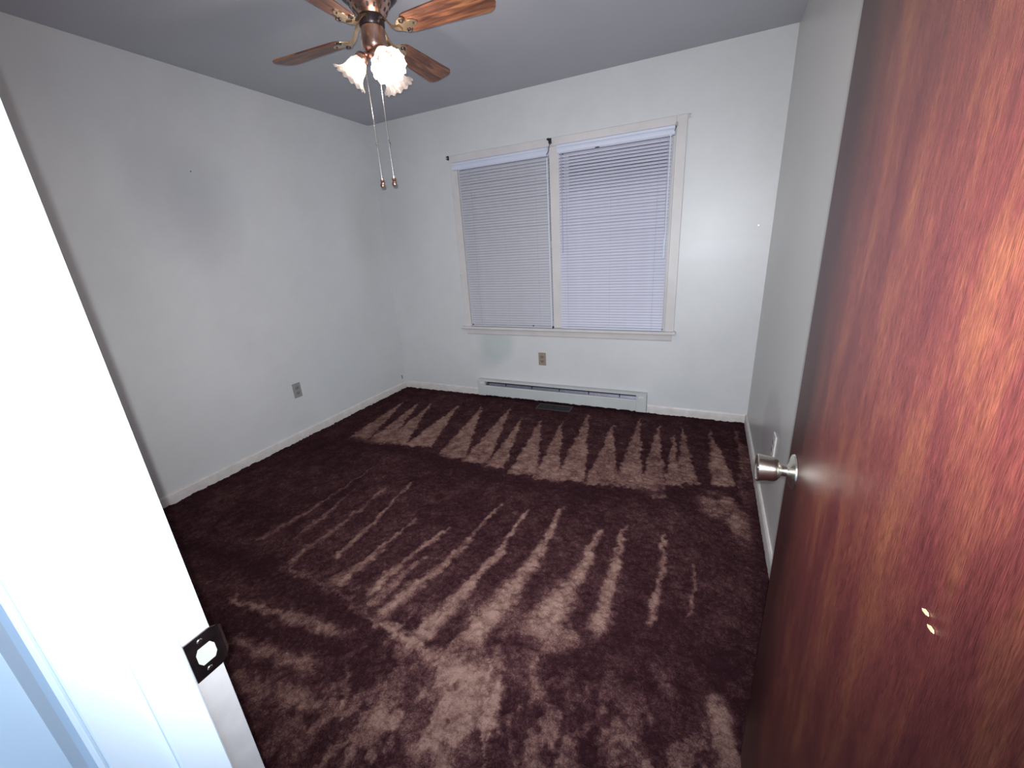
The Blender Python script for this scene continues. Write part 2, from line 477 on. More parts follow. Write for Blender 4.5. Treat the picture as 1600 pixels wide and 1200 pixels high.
NAP_LINES = [((0.572, 2.913), (0.718, 2.101), 0.012, 0.018, 0.7), ((0.863, 2.921), (0.902, 2.136), 0.012, 0.018, 0.7), ((1.094, 2.953), (1.236, 2.06), 0.012, 0.018, 0.7), ((1.354, 2.994), (1.443, 2.057), 0.012, 0.018, 0.7), ((1.708, 2.837), (1.809, 2.033), 0.012, 0.018, 0.7), ((1.887, 2.863), (1.977, 2.019), 0.012, 0.018, 0.7), ((2.038, 3.064), (2.118, 2.051), 0.012, 0.018, 0.7), ((2.273, 2.925), (2.293, 2.079), 0.012, 0.018, 0.7), ((2.45, 3.067), (2.445, 2.1), 0.012, 0.018, 0.7), ((2.597, 3.026), (2.593, 2.058), 0.012, 0.018, 0.7), ((2.764, 3.024), (2.793, 2.273), 0.012, 0.018, 0.7), ((2.952, 3.031), (2.971, 2.303), 0.012, 0.018, 0.7), ((3.114, 3.083), (3.139, 2.395), 0.012, 0.018, 0.7), ((1.159, 1.607), (1.169, 1.242), 0.015, 0.0225, 0.55), ((1.169, 1.242), (1.15, 0.879), 0.0225, 0.03, 0.55), ((1.273, 1.735), (1.348, 1.076), 0.012, 0.03, 0.7), ((0.9, 1.796), (0.889, 1.246), 0.01, 0.019999999999999997, 0.5), ((0.889, 1.246), (0.855, 1.023), 0.019999999999999997, 0.03, 0.5), ((1.525, 1.44), (1.501, 1.094), 0.012, 0.0235, 0.7), ((1.501, 1.094), (1.495, 0.941), 0.0235, 0.035, 0.7), ((1.741, 1.456), (1.673, 1.141), 0.012, 0.026000000000000002, 0.8), ((1.673, 1.141), (1.655, 0.987), 0.026000000000000002, 0.04, 0.8), ((1.912, 1.737), (1.876, 1.41), 0.012, 0.020999999999999998, 0.8), ((1.876, 1.41), (1.856, 1.138), 0.020999999999999998, 0.03, 0.8), ((2.068, 1.709), (2.053, 1.215), 0.012, 0.03, 0.9), ((2.239, 1.799), (2.234, 1.286), 0.015, 0.04, 0.9), ((2.469, 1.705), (2.435, 1.365), 0.015, 0.04, 0.9), ((2.573, 1.768), (2.575, 1.42), 0.012, 0.035, 0.8), ((2.754, 1.766), (2.775, 1.498), 0.01, 0.02, 0.7), ((0.977, 1.559), (1.037, 1.092), 0.01, 0.03, 0.5), ((1.534, 1.206), (1.451, 0.912), 0.02, 0.04, 0.6), ((1.747, 1.211), (1.701, 0.93), 0.015, 0.05, 0.6), ((1.894, 1.357), (1.828, 1.103), 0.02, 0.035, 0.8), ((1.828, 1.103), (1.781, 0.906), 0.035, 0.05, 0.8), ((2.079, 1.415), (2.026, 1.139), 0.02, 0.039999999999999994, 0.9), ((2.026, 1.139), (1.993, 0.905), 0.039999999999999994, 0.06, 0.9), ((2.254, 1.482), (2.211, 1.212), 0.03, 0.06, 0.9), ((2.211, 1.212), (2.179, 0.964), 0.06, 0.09, 0.9), ((2.47, 1.515), (2.418, 1.254), 0.025, 0.0675, 0.95), ((2.418, 1.254), (2.384, 1.063), 0.0675, 0.10999999999999999, 0.95), ((2.579, 1.619), (2.588, 1.162), 0.02, 0.06, 0.9), ((2.771, 1.607), (2.762, 1.249), 0.012, 0.025, 0.9), ((2.895, 1.609), (2.899, 1.338), 0.008, 0.012, 0.6), ((1.163, 0.936), (1.791, 0.874), 0.012, 0.020999999999999998, 0.75), ((1.791, 0.874), (2.166, 0.812), 0.020999999999999998, 0.03, 0.75), ((1.096, 0.709), (1.412, 0.748), 0.02, 0.03, 0.7), ((1.412, 0.748), (1.719, 0.777), 0.03, 0.04, 0.7), ((1.33, 0.595), (1.704, 0.642), 0.03, 0.05, 0.6), ((1.487, 0.498), (1.801, 0.547), 0.04, 0.05, 0.45), ((2.269, 0.882), (2.406, 0.616), 0.006, 0.01, 0.7), ((2.364, 1.024), (2.468, 0.849), 0.03, 0.05, 0.7), ((2.176, 0.844), (2.239, 0.754), 0.04, 0.05, 0.6), ((2.221, 0.688), (2.251, 0.607), 0.02, 0.03, 0.5), ((2.267, 0.742), (2.364, 0.6), 0.012, 0.02, 0.45), ((2.089, 0.679), (2.151, 0.585), 0.015, 0.02, 0.4), ((2.411, 0.757), (2.48, 0.658), 0.01, 0.02, 0.45), ((2.592, 0.95), (2.636, 0.831), 0.01, 0.02, 0.4), ((2.8, 1.087), (2.851, 1.009), 0.02, 0.03, 0.45), ((2.022, 0.688), (2.158, 0.662), 0.05, 0.07, 0.5), ((2.352, 0.825), (2.369, 0.718), 0.03, 0.05, 0.7), ((2.982, 1.053), (3.016, 0.896), 0.03, 0.06, 0.8), ((2.718, 0.845), (2.768, 0.79), 0.05, 0.08, 0.45), ((2.043, 0.613), (2.169, 0.613), 0.04, 0.06, 0.5), ((1.796, 0.687), (1.911, 0.593), 0.008, 0.012, 0.5), ((2.192, 0.582), (2.295, 0.579), 0.04, 0.07, 0.6)]
NAP_BLOBS = [((2.985, 2.128), 0.1, 0.13, 0.9), ((3.089, 1.985), 0.06, 0.14, 0.8), ((3.135, 2.33), 0.05, 0.2, 0.6), ((0.571, 2.215), 0.25, 0.08, 0.4), ((2.164, 0.772), 0.16, 0.1, 0.7), ((2.45, 1.074), 0.1, 0.06, 0.8), ((2.218, 1.064), 0.16, 0.08, 0.35), ((2.27, 0.615), 0.12, 0.08, 0.6), ((1.307, 0.899), 0.1, 0.06, 0.35), ((2.361, 0.92), 0.12, 0.05, 0.4), ((2.177, 0.637), 0.1, 0.06, 0.4)]
NAP_DARKS = [((0.416, 2.055), (0.847, 2.069), 0.05, 0.05, 0.8), ((0.847, 2.069), (1.218, 2.032), 0.05, 0.05, 0.8), ((1.218, 2.032), (1.575, 1.989), 0.05, 0.05, 0.8), ((1.575, 1.989), (1.968, 1.946), 0.05, 0.05, 0.8), ((1.968, 1.946), (2.277, 2.007), 0.05, 0.05, 0.8), ((2.277, 2.007), (2.598, 2.076), 0.05, 0.05, 0.8), ((2.598, 2.076), (2.746, 2.16), 0.035, 0.035, 0.6), ((2.746, 2.16), (3.058, 2.212), 0.035, 0.035, 0.6), ((0.13, 1.908), (0.416, 2.055), 0.05, 0.05, 0.6), ((0.548, 0.857), (1.029, 0.884), 0.05, 0.05, 0.9), ((1.029, 0.884), (1.743, 0.846), 0.05, 0.05, 0.9), ((1.135, 0.628), (1.727, 0.718), 0.05, 0.05, 0.6), ((1.727, 0.718), (2.103, 0.697), 0.06, 0.06, 0.5), ((2.475, 0.967), (2.669, 0.785), 0.05, 0.05, 0.4), ((2.254, 0.964), (2.364, 1.008), 0.04, 0.04, 0.7)]

def vnoise(X, Y, s, seed):
    r = np.random.RandomState(seed)
    g = r.rand(700, 700)
    x = X / s + 40.3; y = Y / s + 40.7
    xi = np.floor(x).astype(int); yi = np.floor(y).astype(int)
    fx = x - xi; fy = y - yi
    fx = fx * fx * (3 - 2 * fx); fy = fy * fy * (3 - 2 * fy)
    xi %= 699; yi %= 699
    return (g[yi, xi] * (1 - fx) * (1 - fy) + g[yi, xi + 1] * fx * (1 - fy) + g[yi + 1, xi] * (1 - fx) * fy + g[yi + 1, xi + 1] * fx * fy)

def sstep(v): v = np.clip(v, 0, 1); return v * v * (3 - 2 * v)

def build_carpet():
    st = .0065
    x0, x1, y0, y1 = 0, W, -.6, D
    nx = int((x1 - x0) / st) + 1; ny = int((y1 - y0) / st) + 1
    xs = np.linspace(x0, x1, nx); ys = np.linspace(y0, y1, ny)
    X, Y = np.meshgrid(xs, ys)
    # small wander so that the vacuum tracks have ragged tufted edges
    wx = (vnoise(X, Y, .026, 1) - .5) * .020 + (vnoise(X, Y, .011, 21) - .5) * .012 + (vnoise(X, Y, .07, 2) - .5) * .014
    wy = (vnoise(X, Y, .026, 3) - .5) * .030 + (vnoise(X, Y, .012, 22) - .5) * .018 + (vnoise(X, Y, .07, 4) - .5) * .02
    U = X + wx; V = Y + wy
    nap = .20 + (vnoise(X, Y, .35, 5) - .5) * .16 + (vnoise(X, Y, .05, 6) - .5) * .22
    # nearest part of the floor is trodden: mottled patches
    near = sstep((1.15 - Y) / .35)
    patch = vnoise(X, Y * .55, .075, 7) * .45 + vnoise(X, Y * .6, .030, 8) * .35 + vnoise(X, Y, .013, 23) * .20
    nap += near * sstep((patch - .47) / .10) * .36 * sstep((X - 1.55) / .5)
    def seg(a, b, w0, w1, s, soft=.35):
        ax, ay = a; bx, by = b
        dx, dy = bx - ax, by - ay; L2 = dx * dx + dy * dy
        t = np.clip(((U - ax) * dx + (V - ay) * dy) / L2, 0, 1)
        d = np.hypot(U - ax - t * dx, V - ay - t * dy)
        w = w0 + (w1 - w0) * t
        return sstep((w - d) / (w * soft) * .5 + .5) * s
    L = np.zeros_like(X)
    for a, b, c, s in NAP_TRI:
        P = [a, b, c]
        area = (b[0] - a[0]) * (c[1] - a[1]) - (b[1] - a[1]) * (c[0] - a[0])
        if area < 0: P = [a, c, b]
        m_ = np.full_like(X, 9.)
        for i in range(3):
            p, q = P[i], P[(i + 1) % 3]
            ln = math.hypot(q[0] - p[0], q[1] - p[1])
            m_ = np.minimum(m_, ((q[0] - p[0]) * (V - p[1]) - (q[1] - p[1]) * (U - p[0])) / ln)
        L = np.maximum(L, sstep(m_ / .018 + .6) * .55 * s)
    for a, b, w0, w1, s in NAP_LINES:
        L = np.maximum(L, seg(a, b, w0 * .8, w1 * .55, s * .66, .8))
    for (cx, cy), rx, ry, s in NAP_BLOBS:
        d = np.hypot((U - cx) / rx, (V - cy) / ry)
        L = np.maximum(L, sstep((1.25 - d) / .6) * s * .55)
    L *= .70 + .5 * vnoise(X, Y, .035, 9)
    nap = nap + L
    for a, b, w0, w1, s in NAP_DARKS:
        nap *= 1 - seg(a, b, w0, w1, s * .75, 1.0)
    # the nap darkens towards the walls
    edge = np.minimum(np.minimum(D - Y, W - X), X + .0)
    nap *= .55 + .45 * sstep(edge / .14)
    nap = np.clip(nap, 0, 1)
    Z = -.012 + .010 * vnoise(X, Y, .016, 11) + .005 * vnoise(X, Y, .04, 12) + .004 * nap
    Z += .004 * (vnoise(X, Y, .0085, 13) - .5)
    me = bpy.data.meshes.new('carpet')
    co = np.stack([X, Y, Z], -1).reshape(-1, 3).astype(np.float32)
    i = np.arange(nx * ny).reshape(ny, nx)
    q = np.stack([i[:-1, :-1], i[:-1, 1:], i[1:, 1:], i[1:, :-1]], -1).reshape(-1, 4)
    # keep the carpet out of the walls
    cx = co[q, 0].mean(1); cy = co[q, 1].mean(1)
    keep = (cy > YF) | ((cy <= YF) & (cx > XJ) & (cx < XH)) | ((cy <= YH) & (cx > 2.075))
    keep &= ~((cy <= YH))| ((cy <= YH) & (cx > 2.075))
    q = q[keep]
    me.vertices.add(len(co)); me.vertices.foreach_set('co', co.ravel())
    me.loops.add(q.size); me.loops.foreach_set('vertex_index', q.ravel().astype(np.int32))
    me.polygons.add(len(q))
    me.polygons.foreach_set('loop_start', np.arange(0, q.size, 4, dtype=np.int32))
    me.polygons.foreach_set('loop_total', np.full(len(q), 4, dtype=np.int32))
    me.polygons.foreach_set('use_smooth', np.ones(len(q), dtype=bool))
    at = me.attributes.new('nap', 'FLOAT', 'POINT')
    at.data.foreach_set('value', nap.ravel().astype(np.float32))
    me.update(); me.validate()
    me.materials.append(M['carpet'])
    o = bpy.data.objects.new('carpet', me); COL.objects.link(o)
    o['kind'] = 'stuff'
    o['label'] = 'dark reddish-brown plush wall-to-wall carpet with vacuum cleaner tracks'
    o['category'] = 'carpet'
build_carpet()

# ================================================================== DOORWAY (left jamb, casings, strike plate)
t1 = structure('trim_1', 'glossy white door frame along the left edge')
def jamb_set(x, sx, side):
    # sx=+1: face looks to +x.  rabbet face at x, stop stands proud
    def bx(name, d0, d1, ya, yb, z0, z1, mat, bev=.0015):
        xa, xb = sorted((x + sx * d0, x + sx * d1))
        return obj(name, B((xa, ya, z0), (xb, yb, z1), bev), mat, t1)
    bx('jamb', -.02, 0, YH, YF, -.02, 2.045, M['jamb'])
    bx('door_stop', 0, .0105, .128, .170, -.02, 2.033, M['jamb'], .002)
    bx('hall_casing', -.066, -.005, .0795, YH + .001, -.02, 2.11, M['jamb'], .003)
    bx('room_casing', -.066, -.006, YF - .001, YF + .014, -.02, 2.10, M['trim'], .003) if sx < 0 else None
jamb_set(XJ, 1, 'left'); jamb_set(XH, -1, 'right')
obj('worn_rabbet', B((XJ - .001, .171, -.02), (XJ + .0006, YF - .0012, 1.045)), M['rabbet'], t1)['label'] = 'grey worn strip where the door closes'
obj('head_jamb', B((XJ, YH, 2.045), (XH, YF, 2.065), .0015), M['jamb'], t1)
obj('head_stop', B((XJ + .0105, .128, 2.033), (XH - .0105, .170, 2.045), .0015), M['jamb'], t1)
obj('head_casing', B((XJ - .066, .0795, 2.05), (XH + .066, YH + .001, 2.11), .003), M['jamb'], t1)

# strike plate: curved lip, hole, two screws
SZ = .900
bm = bmesh.new()
prof = [(0, .1725), (.0022, .1725), (.0022, YF - .002), (.0012, YF + .006), (-.004, YF + .012), (-.0095, YF + .0135), (-.0095, YF + .0115), (-.005, YF + .010), (-.0012, YF + .004), (0, YF - .003)]
hts = [.030, .030, .030, .026, .019, .014, .014, .019, .026, .030]
lo = [bm.verts.new((XJ + .0006 + d, y, SZ - h)) for (d, y), h in zip(prof, hts)]
hi = [bm.verts.new((XJ + .0006 + d, y, SZ + h)) for (d, y), h in zip(prof, hts)]
for i in range(len(prof)):
    j = (i + 1) % len(prof); bm.faces.new((lo[i], lo[j], hi[j], hi[i]))
bm.faces.new(lo[::-1]); bm.faces.new(hi)
sp = obj('strike_plate', bm, M['dark_nickel'], t1, True); sp['label'] = 'tarnished strike plate with a curved lip'
bm = bmesh.new()
oc = [(-.007, -.0125), (.007, -.0125), (.0105, -.006), (.0105, .006), (.007, .0125), (-.007, .0125), (-.0105, .006), (-.0105, -.006)]
prism(bm, oc, .0009, .0002, Matrix.Translation((XJ + .0026, .1905, SZ)) @ Matrix.Rotation(PI / 2, 4, 'Z') @ Matrix.Rotation(PI / 2, 4, 'X'))
obj('latch_hole', bm, M['plate_hole'], sp)['label'] = 'pale eight-sided latch hole'
for dz in (-.022, .022):
    bm = bmesh.new(); lathe(bm, [(.0001, .0014), (.0026, .0012), (.0034, 0)], 12, Matrix.Translation((XJ + .0027, .1885, SZ + dz)) @ Matrix.Rotation(PI / 2, 4, 'Y'))
    obj('screw', bm, M['nickel'], sp, True)

# ================================================================== DOOR
A = Vector((XH - .002, YF, 0)); E_ = Vector((3.036, .905, 0))
ang = math.atan2(-(E_.x - A.x), (E_.y - A.y))          # local +y runs along the door
d1 = structure('door_1', 'open red-brown wooden flush door on the right')
d1.location = A; d1.rotation_euler = (0, math.radians(-.6), ang)   # hangs slightly out of plumb
DW = (E_ - A).length
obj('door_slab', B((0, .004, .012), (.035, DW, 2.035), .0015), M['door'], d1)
def knob(side):
    s = -1 if side == 'room' else 1
    x0 = 0 if s < 0 else .035
    mt = Matrix.Translation((x0, DW - .060, .922)) @ Matrix.Rotation(s * PI / 2, 4, 'Y')
    bm = bmesh.new()
    lathe(bm, [(.0001, 0), (.0325, 0), (.0335, .0015), (.0325, .004), (.027, .0065), (.020, .0085), (.0125, .011), (.0115, .013), (.0001, .0131)], 40, mt)
    rs = obj('knob_rose', bm, M['nickel'], d1, True)
    bm = bmesh.new()
    lathe(bm, [(.0001, .012), (.0105, .012), (.0100, .018), (.0105, .021), (.015, .024), (.0195, .027), (.0222, .031), (.0235, .036), (.0245, .046), (.0262, .057), (.0264, .060), (.0250, .0615), (.0232, .0612), (.0215, .0595), (.0001, .0590)], 40, mt)
    kb = obj('door_knob', bm, M['nickel'], d1, True); kb['label'] = 'polished nickel tulip-shaped knob'
    bm = bmesh.new()
    lathe(bm, [(.0001, .0597), (.006, .0597), (.0062, .0588)], 16, mt)
    obj('lock_button', bm, M['dark_nickel'], kb, True)
knob('room'); knob('back')
bm = B((.006, DW - .0005, .894), (.029, DW + .0012, .950), .001)
obj('latch_plate', bm, M['nickel'], d1)
for z in (.22, 1.02, 1.82):
    bm = bmesh.new(); tube(bm, [(-.004, 0, z - .045), (-.004, 0, z + .045)], .006, 10)
    box(bm, (-.001, .002, z - .044), (.0006, .03, z + .044))
    obj('hinge', bm, M['brass'], d1, True)
for (y, z, r) in ((.1694, 1.0673, .35), (.1580, 1.0627, .3)):
    bm = bmesh.new()
    prism(bm, [(-.0012, -.0045), (.0012, -.0035), (.0018, .001), (.0006, .0052), (-.0010, .004), (-.0018, -.001)], .0006, 0,
          Matrix.Translation((-.0005, y, z)) @ Matrix.Rotation(-PI / 2, 4, 'Y') @ Matrix.Rotation(r, 4, 'Z') )
    obj('wood_chip', bm, M['chip'], d1)['label'] = 'small pale chip in the varnish'

# ================================================================== WINDOW
wn = structure('window_1', 'twin window with white casing, sill and closed blinds')
CW = .066
def wp(name, lo, hi, mat=M['trim'], bev=.003, par=wn): return obj(name, B(lo, hi, bev), mat, par)
yc = D - .018
wp('side_casing', (WX0 - CW, yc, WZ0 - .012), (WX0, D + .001, WZ1 + .055))
wp('side_casing', (WX1, yc, WZ0 - .012), (WX1 + CW, D + .001, WZ1 + .055))
wp('head_casing', (WX0, yc, WZ1), (WX1, D + .001, WZ1 + .055))
wp('mullion', (1.690, yc + .004, WZ0), (1.772, D + .06, WZ1))
wp('side_jamb', (WX0 - .001, D, WZ0), (WX0 + .014, D + .11, WZ1), bev=.001)
wp('side_jamb', (WX1 - .014, D, WZ0), (WX1 + .001, D + .11, WZ1), bev=.001)
wp('head_jamb', (WX0, D, WZ1 - .014), (WX1, D + .11, WZ1 + .001), bev=.001)
wp('sill', (WX0 - CW - .028, D - .052, WZ0 - .028), (WX1 + CW + .018, D + .11, WZ0 - .004), bev=.006)
bm = bmesh.new()
extrude_profile(bm, [(0, 0), (.006, 0), (.012, .012), (.016, .045), (.020, .058), (0, .058)], (WX0 - CW + .012, D + .001, WZ0 - .084), (WX1 + CW - .012, D + .001, WZ0 - .084), (0, -1, 0))
obj('apron', bm, M['trim'], wn)
for (xa, xb) in ((WX0 + .014, 1.702), (1.772, WX1 - .014)):
    for (za, zb, yy) in ((WZ0, 1.37, D + .055), (1.34, WZ1 - .014, D + .085)):
        bm = bmesh.new()
        s = .038
        box(bm, (xa, yy, za), (xa + s, yy + .03, zb), .002); box(bm, (xb - s, yy, za), (xb, yy + .03, zb), .002)
        box(bm, (xa + s, yy, za), (xb - s, yy + .03, za + s), .002); box(bm, (xa + s, yy, zb - s), (xb - s, yy + .03, zb), .002)
        sa = obj('sash', bm, M['trim'], wn)
        obj('pane', B((xa + s, yy + .013, za + s), (xb - s, yy + .017, zb - s)), M['glass'], sa)

# ------------------------------------------------------------------ blinds
def blind(x0, x1, mat, label, tilt0, right, zt, zb, yb):
    root = thing('window_blind', label, 'blind', ((x0 + x1) / 2, yb, zt), 0, 'mini blinds in the twin window')
    hw = (x1 - x0) / 2; Hh = zt - zb
    # rounded valance over a steel head rail
    bm = bmesh.new()
    vx0, vx1 = (-hw - .048, hw - .002) if not right else (-hw - .002, hw + .012)
    extrude_profile(bm, [(-.020, -.020), (.014, -.020), (.018, -.014), (.019, .004), (.017, .012), (.023, .017), (.024, .030), (.016, .037), (-.020, .037)], (vx0, 0, 0), (vx1, 0, 0), (0, -1, 0))
    obj('valance', bm, M['valance'], root)['label'] = 'pale bluish-white valance'
    obj('head_rail', B((-hw + .004, -.012, -.024), (hw - .004, .018, 0), .002), M['valance'], root)
    n = 60
    pitch = (Hh - .050) / n
    # curved slat cross-section
    prof = []
    for i in range(7):
        u = -1 + 2 * i / 6; prof.append((u * .0125, .0022 * (1 - u * u)))
    bmS = bmesh.new()
    loop = prof + [(y, z - .0009) for y, z in prof[::-1]]
    a = [bmS.verts.new((-hw + .002, y, z)) for y, z in loop]; b2 = [bmS.verts.new((hw - .002, y, z)) for y, z in loop]
    nl_ = len(loop)
    for i in range(nl_): bmS.faces.new((a[i], a[(i + 1) % nl_], b2[(i + 1) % nl_], b2[i]))
    bmS.faces.new(a); bmS.faces.new(b2[::-1])
    first = obj('slat', bmS, mat, root, True)
    rnd = random.Random(3 if right else 5)
    for k in range(n):
        s_ = first if k == 0 else first.copy()
        if k: COL.objects.link(s_); s_.parent = root
        z = -.030 - pitch * (k + .5)
        tl = tilt0 + rnd.uniform(-.5, .5)
        if right:
            f = k / n
            tl = tilt0 - 9 * max(0, 1 - abs(f - .10) / .14) + rnd.uniform(-.8, .8)
            rz = math.radians(.12 * math.sin(k * .9)) ; ry = rnd.uniform(-.0012, .0012)
        else:
            rz = 0; ry = rnd.uniform(-.0016, .0016)
        s_.location = (0, rnd.uniform(-.0006, .0006), z + rnd.uniform(-.0006, .0006))
        s_.rotation_euler = (math.radians(tl), ry, rz)
    zb_ = -Hh + .009
    obj('bottom_rail', B((-hw + .002, -.011, zb_ - .008), (hw - .002, .011, zb_ + .008), .002), mat if not right else M['valance'], root)
    for fx in (-.84, .0, .80) if right else (-.72, .0, .72):
        for yy in (-.0125, .0125):
            bm = bmesh.new(); tube(bm, [(fx * hw, yy, -.024), (fx * hw, yy, zb_)], .0009 if fx else .0005, 5)
            for k in range(n):
                pass
            obj('ladder_cord', bm, M['cord'], root)
    if right:
        bm = bmesh.new(); tube(bm, [(-hw + .030, -.022, -.02), (-hw + .030, -.020, -.72)], .0026, 6)
        obj('tilt_wand', bm, M['cord'], root)
        bm = bmesh.new(); tube(bm, [(hw - .028, -.020, -.02), (hw - .024, -.021, -.30), (hw - .018, -.021, -.62)], .0016, 6)
        lc = obj('lift_cord', bm, M['cord'], root)
        bm = bmesh.new(); tube(bm, [(hw - .012, -.024, -.01), (hw - .012, -.022, -.66)], .0030, 6)
        obj('tilt_wand', bm, M['wand'], root)
        bm = bmesh.new(); tube(bm, [(hw - .016, -.023, -.66), (hw - .016, -.022, -.79)], [.0062, .0045], 8)
        obj('cord_tassel', bm, M['wand'], root)['label'] = 'clear white tassel'
        bm = B((-.115, -.024, -.026), (-.085, -.019, -.020), .001); obj('valance_clip', bm, M['black'], root)
    else:
        bm = bmesh.new(); tube(bm, [(hw - .010, -.020, -.02), (hw - .008, -.020, -Hh + .01)], .0034, 6)
        obj('tilt_wand', bm, M['wand'], root)
        for fx in (-.96, .55):
            obj('rail_button', B((fx * hw - .006, -.014, zb_ + .004), (fx * hw + .006, -.010, zb_ + .014), .001), M['black'], root)
        obj('rail_end_cap', B((hw - .008, -.013, zb_ - .009), (hw, .012, zb_ + .009), .001), M['black'], root)
    return root
blind(.902, 1.694, M['slat_left'], 'left mini blind, greyer, tightly closed, its bottom rail lying on the sill', 61, False, 1.995, .678, D - .024)
blind(1.766, 2.558, M['slat_right'], 'right mini blind, brighter lilac-white, with dark gaps near its top', 57, True, 1.998, .678, D - .024)

# ------------------------------------------------------------------ curtain rod brackets
def bracket(x, z, label, kind, mat):
    t = thing('curtain_rod_bracket', label, 'bracket', (x, D, z))
    obj('base_plate', B((-.008, -.004, -.016), (.008, 0, .016), .001), mat, t)
    bm = bmesh.new()
    tube(bm, [(0, -.003, .006), (0, -.022, .008), (0, -.030, .002), (0, -.028, -.010), (0, -.020, -.013)], .0035, 8)
    obj('hook', bm, mat, t, True)
    return t
bracket(.800, 2.078, 'small black curtain rod bracket at the upper left corner of the casing', 0, M['black'])
bracket(2.652, 2.078, 'small white curtain rod bracket at the upper right corner of the casing', 0, M['white_plastic'])
t = thing('curtain_rod_hook', 'twisted black iron hook above the middle of the window', 'hook', (1.706, yc, 2.068))
obj('base_plate', B((-.014, -.004, -.016), (.010, 0, .020), .002), M['black'], t)
bm = bmesh.new()
tube(bm, [(-.012, -.004, .018), (-.016, -.016, .012), (-.004, -.024, .004), (.010, -.022, -.002), (.016, -.026, -.018), (.006, -.030, -.028)], [.006, .007, .006, .006, .005, .003], 8)
obj('hook', bm, M['black'], t, True)
bm = bmesh.new()
tube(bm, [(.004, -.030, -.026), (.008, -.052, -.050), (.004, -.054, -.072), (-.012, -.052, -.092), (-.014, -.050, -.112)], .0028, 6)
obj('dangling_wire', bm, M['black'], t, True)
t = thing('blind_end_clip', 'small shiny metal clip at the right end of the right valance', 'clip', (2.578, D - .030, 2.035))
obj('clip', B((-.006, -.012, -.014), (.006, .012, .014), .002), M['nickel'], t)
bm = bmesh.new(); tube(bm, [(-.002, -.012, -.010), (-.004, -.015, -.024), (-.012, -.014, -.036)], .002, 6)
obj('spring', bm, M['black'], t, True)

# ================================================================== BASEBOARD HEATER
HX0, HX1 = .921, 2.474
ht = thing('baseboard_heater', 'long low off-white electric baseboard heater under the window', 'heater', ((HX0 + HX1) / 2, D, 0))
hl = (HX1 - HX0) / 2
obj('back_panel', B((-hl + .002, -.006, .012), (hl - .002, 0, .166), .001), M['heater'], ht)
bm = bmesh.new()
extrude_profile(bm, [(0, .166), (.045, .166), (.060, .160), (.060, .156), (.044, .162), (0, .162)], (-hl, 0, 0), (hl, 0, 0), (0, -1, 0))
obj('top_hood', bm, M['heater'], ht)
bm = bmesh.new()
extrude_profile(bm, [(.058, .022), (.060, .022), (.061, .108), (.054, .116), (.052, .114), (.058, .106)], (-hl + .003, 0, 0), (hl - .003, 0, 0), (0, -1, 0))
obj('front_panel', bm, M['heater'], ht)
for s in (-1, 1):
    x = s * (hl - .04)
    obj('end_cap', B((x - .040, -.0625, .014), (x + .040, 0, .1615), .002), M['heater'], ht)
    obj('end_slot', B((x - s * .002 - .020, -.0635, .134), (x - s * .002 + .022, -.062, .150), .002), M['white_plastic'], ht)
obj('element_bay', B((-hl + .08, -.046, .105), (hl - .08, -.006, .112)), M['heater_dark'], ht)
obj('inner_shadow_plate', B((-hl + .08, -.012, .112), (hl - .08, -.006, .160)), M['heater_dark'], ht)
bmf = bmesh.new()
nf = 150
for k in range(nf):
    x = -hl + .085 + (2 * hl - .17) * k / (nf - 1)
    box(bmf, (x - .0006, -.044, .112), (x + .0006, -.016, .134))
f_ = obj('heating_fins', bmf, M['fin'], ht); f_['kind'] = 'stuff'
bm = bmesh.new(); tube(bm, [(-hl + .08, -.030, .124), (hl - .08, -.030, .124)], .007, 10)
obj('heating_tube', bm, M['copper'], ht, True)
bm = bmesh.new(); extrude_profile(bm, [(.040, .138), (.052, .118), (.0545, .119), (.0425, .140)], (-hl + .12, 0, 0), (hl - .08, 0, 0), (0, -1, 0))
obj('damper_strip', bm, M['fin'], ht)
for k in range(5):
    x = -hl + .30 + k * .26
    obj('damper_tab', B((x - .003, -.060, .126), (x + .003, -.045, .156), .0005), M['black'], ht)

# ================================================================== FLOOR REGISTER
rg = thing('floor_register', 'small dark metal floor register in the carpet before the heater', 'vent', (1.725, 3.125, .002))
bm = bmesh.new()
rx, ry, rb = .155, .062, .014
box(bm, (-rx, -ry, 0), (rx, -ry + rb, .007), .0015); box(bm, (-rx, ry - rb, 0), (rx, ry, .007), .0015)
box(bm, (-rx, -ry + rb, 0), (-rx + rb, ry - rb, .007), .0015); box(bm, (rx - rb, -ry + rb, 0), (rx, ry - rb, .007), .0015)
obj('frame', bm, M['register'], rg)
bmL = B((-.0022, -ry + rb, -.004), (.0022, ry - rb, .005), .0005)
s0 = obj('louvre', bmL, M['register'], rg)
nl = 26
for k in range(nl):
    s_ = s0 if k == 0 else s0.copy()
    if k: COL.objects.link(s_); s_.parent = rg
    s_.location = (-rx + rb + .005 + (2 * rx - 2 * rb - .010) * k / (nl - 1), 0, 0)
    s_.rotation_euler = (0, .5, 0)
obj('duct_shade', B((-rx + rb, -ry + rb, -.006), (rx - rb, ry - rb, -.004)), M['slot'], rg)

